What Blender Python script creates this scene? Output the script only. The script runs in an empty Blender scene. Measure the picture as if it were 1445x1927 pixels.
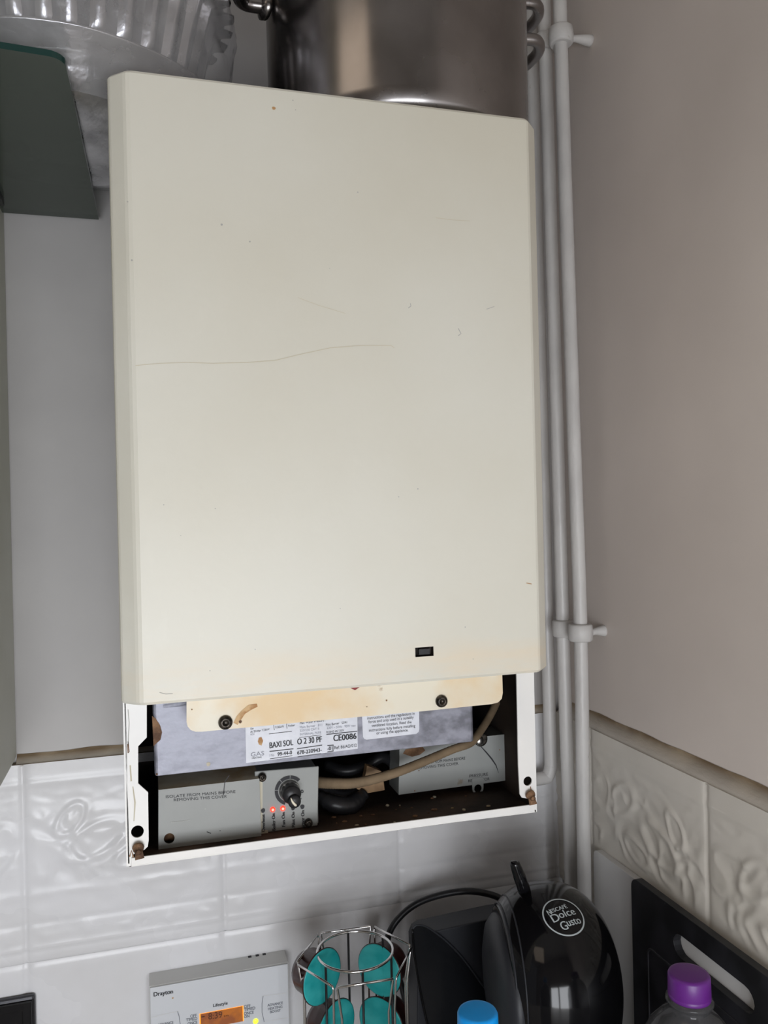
import bpy, bmesh, math, random
from math import pi, sin, cos, sqrt
from mathutils import Vector, Matrix, noise
from mathutils.geometry import tessellate_polygon
random.seed(7)
S = bpy.context.scene
COL = S.collection

# ------------------------------------------------------------------ camera
CX, CY, F, EYE = 722.5, 963.5, 1538.22, 1.52
R = Matrix(((9.60422051e-01, 2.21129031e-02, -2.77669775e-01),
            (-2.77606730e-01, -5.93310221e-03, -9.60676481e-01),
            (-2.28907891e-02, 9.99737875e-01, 4.40408537e-04)))
cam_d = bpy.data.cameras.new('camera')
cam = bpy.data.objects.new('camera', cam_d); COL.objects.link(cam)
cam_d.sensor_fit = 'VERTICAL'; cam_d.sensor_height = 36.0; cam_d.lens = F / 1927 * 36.0
cam_d.clip_start = 0.01
m4 = R.to_4x4(); m4.translation = Vector((0, 0, EYE)); cam.matrix_world = m4
S.camera = cam

# ------------------------------------------------------------------ world, lights, exposure
S.view_settings.view_transform = 'Standard'; S.view_settings.look = 'None'
S.view_settings.gamma = 1.0; S.view_settings.exposure = 0.0
S.view_settings.use_curve_mapping = False
W = bpy.data.worlds.new('world'); S.world = W; W.use_nodes = True
bg = W.node_tree.nodes['Background']; bg.inputs[0].default_value = (0.95, 0.96, 1.0, 1); bg.inputs[1].default_value = 0.17

def area(name, loc, target, sx, sy, power, col):
    l = bpy.data.lights.new(name, 'AREA'); l.shape = 'RECTANGLE'; l.size = sx; l.size_y = sy
    l.energy = power; l.color = col
    o = bpy.data.objects.new(name, l); COL.objects.link(o); o.location = loc
    o.rotation_euler = (Vector(target) - Vector(loc)).to_track_quat('-Z', 'Y').to_euler()
    return o
area('window_daylight', (-0.04, -0.66, 1.17), (-0.04, 0.9, 1.17), 0.78, 0.62, 16.4, (0.93, 0.955, 1.0))
area('ceiling_lamp', (-0.75, 0.0, 2.33), (-0.6, 0.2, 0.9), 0.60, 0.60, 1.5, (1.0, 0.82, 0.64))

# ------------------------------------------------------------------ pixel rays onto known planes (layout measured from the photo)
def ray(x, y): return R @ Vector((x - CX, -(y - CY), -F))
def PY(x, y, Y): r = ray(x, y); return r * (Y / r.y) + Vector((0, 0, EYE))
def PX(x, y, X): r = ray(x, y); return r * (X / r.x) + Vector((0, 0, EYE))
def PZ(x, y, Z): r = ray(x, y); return r * ((Z - EYE) / r.z) + Vector((0, 0, EYE))

# ------------------------------------------------------------------ materials
def mat(name, col, rough=0.5, metal=0.0, spec=0.5, coat=0.0, emit=None, es=0.0, trans=0.0, ior=1.45):
    m = bpy.data.materials.new(name); m.use_nodes = True
    b = m.node_tree.nodes['Principled BSDF']
    b.inputs['Base Color'].default_value = (*col, 1); b.inputs['Roughness'].default_value = rough
    b.inputs['Metallic'].default_value = metal; b.inputs['Specular IOR Level'].default_value = spec
    b.inputs['Coat Weight'].default_value = coat; b.inputs['Transmission Weight'].default_value = trans
    b.inputs['IOR'].default_value = ior
    if emit: b.inputs['Emission Color'].default_value = (*emit, 1); b.inputs['Emission Strength'].default_value = es
    return m
def nodes(m): return m.node_tree.nodes, m.node_tree.links, m.node_tree.nodes['Principled BSDF']
def ramp(N, stops):
    r = N.new('ShaderNodeValToRGB'); e = r.color_ramp.elements
    while len(e) < len(stops): e.new(0.5)
    for k, (p, c) in enumerate(stops): e[k].position = p; e[k].color = (*c, 1) if len(c) == 3 else c
    return r
def noisy(m, c1, c2, scale=20, lo=.4, hi=.6, detail=6, stretch=(1, 1, 1), rough=None, bump=0.0, bscale=None, base=None):
    """colour c1 -> c2 by a noise in object space; optional roughness range and bump"""
    N, L, B = nodes(m)
    tc = N.new('ShaderNodeTexCoord'); mp = N.new('ShaderNodeMapping'); mp.inputs['Scale'].default_value = stretch
    L.new(tc.outputs['Object'], mp.inputs[0])
    n = N.new('ShaderNodeTexNoise'); n.inputs['Scale'].default_value = scale; n.inputs['Detail'].default_value = detail
    L.new(mp.outputs[0], n.inputs['Vector'])
    r = ramp(N, [(lo, c1), (hi, c2)]); L.new(n.outputs['Fac'], r.inputs[0])
    L.new(r.outputs[0], B.inputs['Base Color'])
    if rough:
        rr = N.new('ShaderNodeMapRange'); rr.inputs[3].default_value, rr.inputs[4].default_value = rough
        rr.inputs[1].default_value = .3; rr.inputs[2].default_value = .7
        L.new(n.outputs['Fac'], rr.inputs[0]); L.new(rr.outputs[0], B.inputs['Roughness'])
    if bump:
        n2 = N.new('ShaderNodeTexNoise'); n2.inputs['Scale'].default_value = bscale or scale * 4; n2.inputs['Detail'].default_value = 4
        L.new(mp.outputs[0], n2.inputs['Vector'])
        b = N.new('ShaderNodeBump'); b.inputs['Strength'].default_value = bump; b.inputs['Distance'].default_value = 0.002
        L.new(n2.outputs['Fac'], b.inputs['Height']); L.new(b.outputs[0], B.inputs['Normal'])
    return m, r
def mixin(m, src_sock, col, fac_sock):
    """lay colour col over the colour socket by fac"""
    N, L, B = nodes(m)
    x = N.new('ShaderNodeMix'); x.data_type = 'RGBA'; x.inputs[7].default_value = (*col, 1)
    L.new(fac_sock, x.inputs[0]); L.new(src_sock, x.inputs[6]); L.new(x.outputs[2], B.inputs['Base Color'])
    return x.outputs[2]
def spots_fac(m, scale, thr, seedoff=0.0, stretch=(1, 1, 1), width=.04):
    N, L, B = nodes(m)
    tc = N.new('ShaderNodeTexCoord'); mp = N.new('ShaderNodeMapping'); mp.inputs['Location'].default_value = (seedoff,) * 3
    mp.inputs['Scale'].default_value = stretch
    L.new(tc.outputs['Object'], mp.inputs[0])
    n = N.new('ShaderNodeTexNoise'); n.inputs['Scale'].default_value = scale; n.inputs['Detail'].default_value = 8
    n.inputs['Roughness'].default_value = .6
    L.new(mp.outputs[0], n.inputs['Vector'])
    r = N.new('ShaderNodeMapRange'); r.inputs[1].default_value = thr; r.inputs[2].default_value = thr + width
    L.new(n.outputs['Fac'], r.inputs[0]); return r.outputs[0]
def mul(m, a, k):
    N, L, B = nodes(m); x = N.new('ShaderNodeMath'); x.operation = 'MULTIPLY'
    L.new(a, x.inputs[0])
    if hasattr(k, 'is_linked'): L.new(k, x.inputs[1])
    else: x.inputs[1].default_value = k
    return x.outputs[0]
def zband(m, axis, a, b):
    """0 at object coordinate a, 1 at b along axis"""
    N, L, B = nodes(m); tc = N.new('ShaderNodeTexCoord'); sp = N.new('ShaderNodeSeparateXYZ')
    L.new(tc.outputs['Object'], sp.inputs[0]); r = N.new('ShaderNodeMapRange')
    r.inputs[1].default_value = a; r.inputs[2].default_value = b
    L.new(sp.outputs[axis], r.inputs[0]); return r.outputs[0]

M = {}
M['plaster'] = mat('plaster', (.66, .64, .61), .62); _, r = noisy(M['plaster'], (.52, .505, .50), (.60, .585, .575), 5, .35, .65, 5, rough=(.45, .62), bump=.22, bscale=26)
mixin(M['plaster'], r.outputs[0], (.30, .27, .23), mul(M['plaster'], spots_fac(M['plaster'], 24, .73), .45))
M['plaster_r'] = mat('plaster_warm', (.62, .57, .52), .5); _, r = noisy(M['plaster_r'], (.69, .62, .57), (.77, .695, .64), 4, .35, .65, 5, rough=(.38, .55), bump=.30, bscale=22)
mixin(M['plaster_r'], r.outputs[0], (.30, .26, .21), mul(M['plaster_r'], spots_fac(M['plaster_r'], 20, .74, 3.1), .5))
M['plaster_l'] = mat('plaster_side', (.60, .60, .52), .6); noisy(M['plaster_l'], (.53, .53, .45), (.62, .62, .56), 6, .35, .65, 5, bump=.2, bscale=26)
M['tile'] = mat('glazed_tile', (.76, .76, .77), .3); _, r = noisy(M['tile'], (.76, .755, .76), (.83, .83, .85), 9, .35, .65, 4, rough=(.20, .33), bump=.12, bscale=45)
mixin(M['tile'], r.outputs[0], (.35, .27, .16), mul(M['tile'], spots_fac(M['tile'], 60, .76), .6))
M['tile_r'] = mat('glazed_tile_cream', (.72, .68, .61), .35); _, r = noisy(M['tile_r'], (.66, .62, .55), (.74, .70, .635), 9, .35, .65, 4, rough=(.30, .45), bump=.12, bscale=45)
mixin(M['tile_r'], r.outputs[0], (.30, .22, .12), mul(M['tile_r'], spots_fac(M['tile_r'], 60, .76), .6))
M['tile_plain'] = mat('plain_white_tile', (.72, .71, .70), .25)
M['grime'] = mat('grimy_caulk', (.34, .26, .17), .7); noisy(M['grime'], (.50, .42, .32), (.25, .18, .105), 16, .38, .62, 8, (1, 1, 3), bump=.4, bscale=90)
M['counter'] = mat('worktop', (.55, .52, .48), .4); noisy(M['counter'], (.45, .42, .38), (.62, .59, .55), 60, .4, .6)
M['ceil'] = mat('ceiling_paint', (.62, .60, .57), .8)
M['room'] = mat('room_paint', (.42, .38, .34), .8)
M['winframe'] = mat('window_frame_white', (.75, .75, .74), .4)
# boiler
M['door'] = mat('cream_enamel', (.78, .755, .66), .34, spec=.45)
_, r = noisy(M['door'], (.655, .63, .535), (.71, .70, .625), 3.0, .35, .65, 5, rough=(.30, .44), bump=.06, bscale=160)
c = mixin(M['door'], r.outputs[0], (.80, .62, .40), mul(M['door'], mul(M['door'], zband(M['door'], 2, 1.43, 1.385), spots_fac(M['door'], 7, .42, 5.0, (1, 1, 4), .3)), .8))
c = mixin(M['door'], c, (.33, .29, .22), mul(M['door'], spots_fac(M['door'], 42, .735, 1.3), .55))
mixin(M['door'], c, (.87, .87, .80), mul(M['door'], spots_fac(M['door'], 5, .56, 8.3, (1, 1, .5), .15), .5))
M['flange'] = mat('cream_flange', (.80, .73, .58), .42); _, r = noisy(M['flange'], (.78, .73, .60), (.76, .58, .35), 14, .44, .64, 6, (1, 1, 1), rough=(.35, .5))
mixin(M['flange'], r.outputs[0], (.35, .20, .09), mul(M['flange'], spots_fac(M['flange'], 38, .69, 2.0), .7))
M['white_metal'] = mat('white_enamel', (.82, .81, .78), .38); _, r = noisy(M['white_metal'], (.78, .775, .76), (.84, .83, .80), 10)
mixin(M['white_metal'], r.outputs[0], (.33, .24, .15), mul(M['white_metal'], spots_fac(M['white_metal'], 36, .66, 4.0, (1.6, 1, .7)), .75))
M['galv'] = mat('galvanised_steel', (.5, .51, .56), .38, metal=.35)
_, r = noisy(M['galv'], (.15, .152, .18), (.29, .295, .345), 85, .35, .65, 8, (1, 1, 1.4), rough=(.32, .5), bump=.1, bscale=120)
mixin(M['galv'], r.outputs[0], (.27, .22, .19), mul(M['galv'], spots_fac(M['galv'], 22, .66, 9.0), .6))
M['rust'] = mat('rust', (.21, .115, .06), .85); noisy(M['rust'], (.12, .065, .04), (.30, .17, .09), 90, .4, .6, 8, bump=.8)
M['stain'] = mat('rust_stain', (.52, .32, .15), .7); noisy(M['stain'], (.62, .42, .22), (.42, .22, .09), 120, .4, .6, 8)
M['grey'] = mat('grey_enamel', (.40, .41, .39), .42); _, r = noisy(M['grey'], (.28, .29, .28), (.33, .34, .325), 12, .35, .65)
mixin(M['grey'], r.outputs[0], (.20, .15, .09), mul(M['grey'], spots_fac(M['grey'], 26, .68, 2.2), .6))
M['beige'] = mat('stained_beige_edge', (.50, .45, .33), .6); noisy(M['beige'], (.55, .51, .40), (.35, .25, .13), 40, .4, .7)
M['dark'] = mat('dark_interior', (.02, .016, .013), .8); noisy(M['dark'], (.010, .008, .007), (.045, .028, .018), 18, .4, .7, 8)  # near-black tone for the casing insides and the door slot backing
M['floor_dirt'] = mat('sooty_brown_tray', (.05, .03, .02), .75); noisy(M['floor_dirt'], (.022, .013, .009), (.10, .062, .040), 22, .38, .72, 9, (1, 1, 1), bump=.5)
M['black'] = mat('black_plastic', (.014, .014, .016), .38)
M['blackgloss'] = mat('gloss_black_plastic', (.005, .005, .006), .09, spec=.4)
M['blackmatte'] = mat('matte_black_plastic', (.022, .024, .030), .46)
M['tank'] = mat('smoked_tank_plastic', (.010, .011, .013), .16)
M['screw'] = mat('blackened_screw', (.05, .045, .042), .35, metal=.7); noisy(M['screw'], (.02, .018, .016), (.10, .085, .07), 300, .4, .6)
M['steel'] = mat('bright_steel_screw', (.55, .54, .52), .28, metal=1.0)
M['print'] = mat('black_print', (.02, .02, .024), .6)
M['printfade'] = mat('faded_print', (.30, .31, .36), .6)
M['label'] = mat('white_label', (.80, .82, .88), .4); _, r = noisy(M['label'], (.68, .70, .76), (.76, .78, .84), 60, .4, .6)
M['led'] = mat('red_led', (.9, .05, .03), .4, emit=(1, .03, .015), es=2.6)
M['ledhot'] = mat('red_led_core', (.9, .2, .2), .4, emit=(1, .18, .13), es=3.5)
M['cream'] = mat('cream_pointer', (.78, .72, .58), .4)
M['sleeve'] = mat('braided_sleeve', (.30, .225, .14), .85); noisy(M['sleeve'], (.115, .08, .045), (.25, .18, .11), 30, .35, .65, 6)
N_, L_, B_ = nodes(M['sleeve'])
M['tape'] = mat('brown_tape', (.42, .27, .14), .45); noisy(M['tape'], (.20, .115, .055), (.38, .24, .12), 40)
M['red'] = mat('dark_red_paint', (.22, .015, .015), .5)
M['pipe'] = mat('painted_pipe', (.60, .58, .56), .4); _, r = noisy(M['pipe'], (.55, .535, .52), (.645, .63, .61), 25, .35, .65, 6, (1, 1, .5), rough=(.3, .5), bump=.7, bscale=60)
mixin(M['pipe'], r.outputs[0], (.28, .23, .17), mul(M['pipe'], spots_fac(M['pipe'], 40, .69, 1.0), .5))
# top things
M['pot'] = mat('stained_stainless', (.36, .33, .30), .2, metal=1.0)
_, r = noisy(M['pot'], (.17, .155, .145), (.40, .385, .385), 9, .3, .72, 7, (1, 1, .8), rough=(.14, .34), bump=.05, bscale=12)
M['potdark'] = mat('shadowed_base', (.05, .04, .035), .5, metal=.6)  # shadow under the pot is put into the base disc's colour
M['foil'] = mat('aluminium_foil', (.62, .62, .64), .24, metal=1)
noisy(M['foil'], (.44, .44, .46), (.74, .74, .77), 18, bump=1.0, bscale=38, rough=(.2, .4))
M['bagfilm'] = bpy.data.materials.new('clear_plastic_film'); M['bagfilm'].use_nodes = True
N, L, B = nodes(M['bagfilm']); B.inputs['Base Color'].default_value = (.70, .70, .71, 1); B.inputs['Roughness'].default_value = .2
tr = N.new('ShaderNodeBsdfTransparent'); mx = N.new('ShaderNodeMixShader'); mx.inputs[0].default_value = .27
tr.inputs[0].default_value = (.92, .92, .93, 1)
L.new(tr.outputs[0], mx.inputs[1]); L.new(B.outputs[0], mx.inputs[2]); L.new(mx.outputs[0], N['Material Output'].inputs[0])
M['glass'] = bpy.data.materials.new('green_tinted_glass'); M['glass'].use_nodes = True
N, L, B = nodes(M['glass']); B.inputs['Base Color'].default_value = (.10, .12, .10, 1); B.inputs['Roughness'].default_value = .12
tr = N.new('ShaderNodeBsdfTransparent'); mx = N.new('ShaderNodeMixShader'); mx.inputs[0].default_value = .62
tr.inputs[0].default_value = (.50, .58, .52, 1)
L.new(tr.outputs[0], mx.inputs[1]); L.new(B.outputs[0], mx.inputs[2]); L.new(mx.outputs[0], N['Material Output'].inputs[0])
M['glassedge'] = mat('green_glass_edge', (.015, .045, .04), .1)
# counter things
M['timer'] = mat('timer_white_plastic', (.72, .74, .77), .4)
M['timertop'] = mat('timer_grey_housing', (.76, .76, .74), .5)
M['lcd'] = mat('amber_display', (.35, .12, .03), .3, emit=(1.0, .22, .02), es=.10); noisy(M['lcd'], (.50, .17, .03), (.25, .09, .04), 60)
M['lcdrim'] = mat('amber_glow_edge', (.9, .4, .05), .3, emit=(1.0, .30, .02), es=.9)
M['lcdink'] = mat('lcd_segments', (.10, .035, .015), .4)
M['ledgreen'] = mat('yellow_green_led', (.8, .9, .1), .3, emit=(.75, .85, .02), es=1.3)
M['chrome'] = mat('chrome_wire', (.72, .71, .70), .13, metal=1.0)
M['teal'] = mat('teal_foil', (.02, .42, .42), .33, spec=.4); noisy(M['teal'], (.012, .34, .35), (.06, .50, .50), 45, .35, .7, 3, (1, .2, 1), bump=.5, bscale=70)
M['capsule'] = mat('brown_capsule_plastic', (.045, .012, .010), .3)
M['boardm'] = mat('speckled_black_board', (.012, .012, .014), .45); _, r = noisy(M['boardm'], (.010, .010, .012), (.022, .022, .027), 30)
mixin(M['boardm'], r.outputs[0], (.16, .16, .19), mul(M['boardm'], spots_fac(M['boardm'], 160, .70, .4), .6))
M['purple'] = mat('purple_cap', (.115, .016, .20), .38)
M['blue'] = mat('blue_cap', (.0, .30, .80), .4)
M['bottleg'] = bpy.data.materials.new('clear_bottle_plastic'); M['bottleg'].use_nodes = True
N, L, B = nodes(M['bottleg']); B.inputs['Base Color'].default_value = (.10, .10, .105, 1); B.inputs['Roughness'].default_value = .1
tr = N.new('ShaderNodeBsdfTransparent'); mx = N.new('ShaderNodeMixShader'); mx.inputs[0].default_value = .40
tr.inputs[0].default_value = (.8, .8, .8, 1)
L.new(tr.outputs[0], mx.inputs[1]); L.new(B.outputs[0], mx.inputs[2]); L.new(mx.outputs[0], N['Material Output'].inputs[0])
M['logo'] = mat('pale_grey_print', (.52, .58, .60), .4)
M['socketrim'] = mat('dark_chrome', (.06, .06, .065), .2, metal=.8)

for nm, za, zb_ in (('grime_b', 1.276, 1.266), ('grime_r', 1.284, 1.270)):
    M[nm] = mat('stained_caulk_' + nm[-1], (.34, .26, .17), .6); _, r = noisy(M[nm], (.42, .33, .22), (.20, .14, .08), 16, .38, .62, 8, (1, 1, 3), bump=.4, bscale=90)
    mixin(M[nm], r.outputs[0], (.68, .64, .58), zband(M[nm], 2, za, zb_))
# ------------------------------------------------------------------ mesh builder
class MB:
    def __init__(s): s.v = []; s.f = []; s.m = []; s.sm = []; s.mats = []
    def mi(s, m):
        m = M[m] if isinstance(m, str) else m
        if m not in s.mats: s.mats.append(m)
        return s.mats.index(m)
    def add(s, vs, fs, m, smooth=False):
        b = len(s.v); k = s.mi(m); s.v += [Vector(p) for p in vs]
        for f in fs: s.f.append([b + i for i in f]); s.m.append(k); s.sm.append(smooth)
        return s
    def box(s, lo, hi, m):
        x0, y0, z0 = lo; x1, y1, z1 = hi
        v = [(x0,y0,z0),(x1,y0,z0),(x1,y1,z0),(x0,y1,z0),(x0,y0,z1),(x1,y0,z1),(x1,y1,z1),(x0,y1,z1)]
        return s.add(v, [(0,3,2,1),(4,5,6,7),(0,1,5,4),(1,2,6,5),(2,3,7,6),(3,0,4,7)], m)
    def plate(s, loops, d, m, side=None):
        """loops: outer + holes of 3-D points in one plane; extruded along vector d"""
        loops = [[Vector(p) for p in l] for l in loops]; d = Vector(d)
        flat = [p for l in loops for p in l]; n = len(flat)
        tris = tessellate_polygon(loops)
        fs = [tuple(t) for t in tris] + [tuple(n + i for i in reversed(t)) for t in tris]
        s.add(flat + [p + d for p in flat], fs, m)
        b = 0; q = []
        for l in loops:
            k = len(l)
            for i in range(k): j = (i + 1) % k; q.append((b + i, b + j, n + b + j, n + b + i))
            b += k
        return s.add(flat + [p + d for p in flat], q, side or m)
    def tube(s, path, r, m, seg=12, caps=True, closed=False):
        P = [Vector(p) for p in path]; n = len(P); rad = r if hasattr(r, '__len__') else [r] * n
        vs = []; up = None
        for i, p in enumerate(P):
            if closed: t = P[(i + 1) % n] - P[i - 1]
            else: t = P[min(i + 1, n - 1)] - P[max(i - 1, 0)]
            t.normalize()
            if up is None: up = t.orthogonal().normalized()
            up = (up - t * up.dot(t)).normalized(); w = t.cross(up)
            for k in range(seg):
                a = 2 * pi * k / seg; vs.append(p + (up * cos(a) + w * sin(a)) * rad[i])
        fs = []
        for i in range(n if closed else n - 1):
            j = (i + 1) % n
            for k in range(seg): l = (k + 1) % seg; fs.append((i*seg+k, i*seg+l, j*seg+l, j*seg+k))
        if caps and not closed:
            fs.append(tuple(reversed(range(seg)))); fs.append(tuple((n - 1) * seg + k for k in range(seg)))
        return s.add(vs, fs, m, True)
    def lathe(s, prof, o, axis, m, seg=32, sx=1, sy=1, fn=None):
        """prof: (r, h) along axis from o"""
        a = Vector(axis).normalized(); o = Vector(o)
        u = Vector((1, 0, 0)) if abs(a.x) < .9 else Vector((0, 1, 0))
        u = (u - a * u.dot(a)).normalized(); w = a.cross(u); vs = []
        for (r, h) in prof:
            for k in range(seg):
                t = 2 * pi * k / seg; rr = r * (fn(t, h) if fn else 1)
                vs.append(o + a * h + u * (rr * cos(t) * sx) + w * (rr * sin(t) * sy))
        fs = []
        for i in range(len(prof) - 1):
            for k in range(seg): l = (k + 1) % seg; fs.append((i*seg+k, i*seg+l, (i+1)*seg+l, (i+1)*seg+k))
        s.add(vs, fs, m, True)
        for i, rev in ((0, True), (len(prof) - 1, False)):
            if prof[i][0] > 1e-6:
                f = [i * seg + k for k in range(seg)]
                s.add([vs[q] for q in f], [tuple(reversed(range(seg))) if rev else tuple(range(seg))], m)
        return s
    def grid(s, nu, nv, fn, m, closed=False):
        vs = [fn(i / (nu - 1), j / (nv - 1)) for j in range(nv) for i in range(nu)]
        fs = [(j*nu+i, j*nu+i+1, (j+1)*nu+i+1, (j+1)*nu+i) for j in range(nv-1) for i in range(nu-1)]
        return s.add(vs, fs, m, True)
    def build(s, name, parent=None, bevel=0, bseg=2, weld=True, origin=None, angle=35, **props):
        me = bpy.data.meshes.new(name)
        if origin is None: origin = Vector((0, 0, 0))
        me.from_pydata([tuple(p - Vector(origin)) for p in s.v], [], s.f)
        for m in s.mats: me.materials.append(m)
        me.polygons.foreach_set('material_index', s.m); me.polygons.foreach_set('use_smooth', s.sm)
        if weld:
            bm = bmesh.new(); bm.from_mesh(me); bmesh.ops.remove_doubles(bm, verts=bm.verts, dist=1e-6)
            bmesh.ops.recalc_face_normals(bm, faces=bm.faces); bm.to_mesh(me); bm.free()
        me.update()
        o = bpy.data.objects.new(name, me); COL.objects.link(o); o.location = origin
        if bevel:
            md = o.modifiers.new('bevel', 'BEVEL'); md.width = bevel; md.segments = bseg; md.limit_method = 'ANGLE'; md.angle_limit = math.radians(angle)
        if parent is not None:
            o.parent = parent
            o.location = Vector(origin) - wloc(parent)
        for k, v in props.items(): o[k] = v
        return o
def wloc(o):
    p = Vector(o.location)
    while o.parent: o = o.parent; p += Vector(o.location)
    return p
def thing(name, label, cat, loc=(0, 0, 0), group=None):
    o = bpy.data.objects.new(name, None); COL.objects.link(o); o.location = loc; o.empty_display_size = .02
    o['label'] = label; o['category'] = cat
    if group: o['group'] = group
    return o
def tag(o, label, cat, group=None):
    o['label'] = label; o['category'] = cat
    if group: o['group'] = group
    return o
def struct(b, name, **k): return b.build(name, kind='structure', **k)
_tc = {}
def textmesh(txt):
    if txt in _tc: return _tc[txt]
    c = bpy.data.curves.new('t', 'FONT'); c.body = txt; c.size = 1; c.resolution_u = 3
    o = bpy.data.objects.new('t', c); COL.objects.link(o)
    dg = bpy.context.evaluated_depsgraph_get(); me = bpy.data.meshes.new_from_object(o.evaluated_get(dg))
    vs = [v.co.copy() for v in me.vertices]; fs = [tuple(p.vertices) for p in me.polygons]
    bpy.data.objects.remove(o); bpy.data.curves.remove(c); bpy.data.meshes.remove(me)
    x0 = min(v.x for v in vs); x1 = max(v.x for v in vs)
    vs = [Vector((v.x - x0, v.y)) for v in vs]
    _tc[txt] = (vs, fs, x1 - x0); return _tc[txt]
def text_between(b, txt, A, Bp, up, capfrac, m, bold=0):
    """text whose baseline runs A->B, cap height vector up"""
    vs, fs, w = textmesh(txt); A = Vector(A); d = (Vector(Bp) - A)
    cap = .70
    b.add([A + d * (v.x / w) + up * (v.y / cap) for v in vs], fs, m)
    if bold:
        o = d.normalized() * bold
        b.add([A + o + d * (v.x / w) + up * (v.y / cap) + d.cross(up).normalized() * 1e-5 for v in vs], fs, m)
def textY(b, txt, p0, p1, cappx, Y, m='print', off=.0004, bold=0):
    """text on a plane facing the room at depth Y: baseline pixel ends p0,p1"""
    A = PY(*p0, Y); Bp = PY(*p1, Y); C = PY(p0[0], p0[1] - cappx, Y)
    A.y = Bp.y = Y - off
    text_between(b, txt, A, Bp, Vector((0, 0, C.z - PY(*p0, Y).z)), 1, m, bold)
def polyY(pts, Y): return [PY(x, y, Y) for x, y in pts]
def circ(c, r, ax='Y', n=20):
    c = Vector(c)
    return [c + (Vector((cos(2*pi*k/n), 0, sin(2*pi*k/n))) if ax == 'Y' else Vector((0, cos(2*pi*k/n), sin(2*pi*k/n)))) * r for k in range(n)]
def smooth_path(pts, n=8):
    P = [Vector(p) for p in pts]; P = [P[0] * 2 - P[1]] + P + [P[-1] * 2 - P[-2]]; out = []
    for i in range(1, len(P) - 2):
        for k in range(n):
            t = k / n; a, b, c, d = P[i-1:i+3]
            out.append(.5 * ((2*b) + (c-a)*t + (2*a-5*b+4*c-d)*t*t + (3*b-a-3*c+d)*t*t*t))
    out.append(P[-2]); return out

# ================================================================== ROOM
BW, RW, LW = .906, .475, -.135          # tile faces / left return
TZ = 1.270                              # tile top
PITCH = .2
# plaster
b = MB(); b.box((-1.6, BW + .012, .0), (.62, BW + .10, 2.4), 'plaster'); struct(b, 'wall_back')
b = MB(); b.box((RW + .012, -.70, .0), (RW + .12, BW + .012, 2.4), 'plaster_r'); struct(b, 'wall_right')
b = MB(); b.box((-.30, .52, TZ + .002), (LW, BW + .0119, 2.4), 'plaster_l'); struct(b, 'wall_left', bevel=.006)
b = MB(); b.box((-1.7, -.70, -.05), (.62, 1.0, 0), 'room'); struct(b, 'floor')
b = MB(); b.box((-1.7, -.70, 2.4), (.62, 1.0, 2.45), 'ceil'); struct(b, 'ceiling')
b = MB()
wx0, wx1, wz0, wz1 = -.43, .35, .86, 1.48
WYF = -.60
for lo, hi in (((-1.7, WYF - .1, 0), (wx0, WYF, 2.4)), ((wx1, WYF - .1, 0), (.62, WYF, 2.4)), ((wx0, WYF - .1, 0), (wx1, WYF, wz0)), ((wx0, WYF - .1, wz1), (wx1, WYF, 2.4))):
    b.box(lo, hi, 'room')
struct(b, 'wall_front')
b = MB()
for lo, hi in (((wx0, WYF - .05, wz0), (wx0 + .04, WYF, wz1)), ((wx1 - .04, WYF - .05, wz0), (wx1, WYF, wz1)), ((wx0 + .04, WYF - .05, wz0), (wx1 - .04, WYF, wz0 + .04)), ((wx0 + .04, WYF - .05, wz1 - .04), (wx1 - .04, WYF, wz1)), ((-.06, WYF - .05, wz0 + .04), (-.02, WYF, wz1 - .04))):
    b.box(lo, hi, 'winframe')
struct(b, 'window_1')

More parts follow.
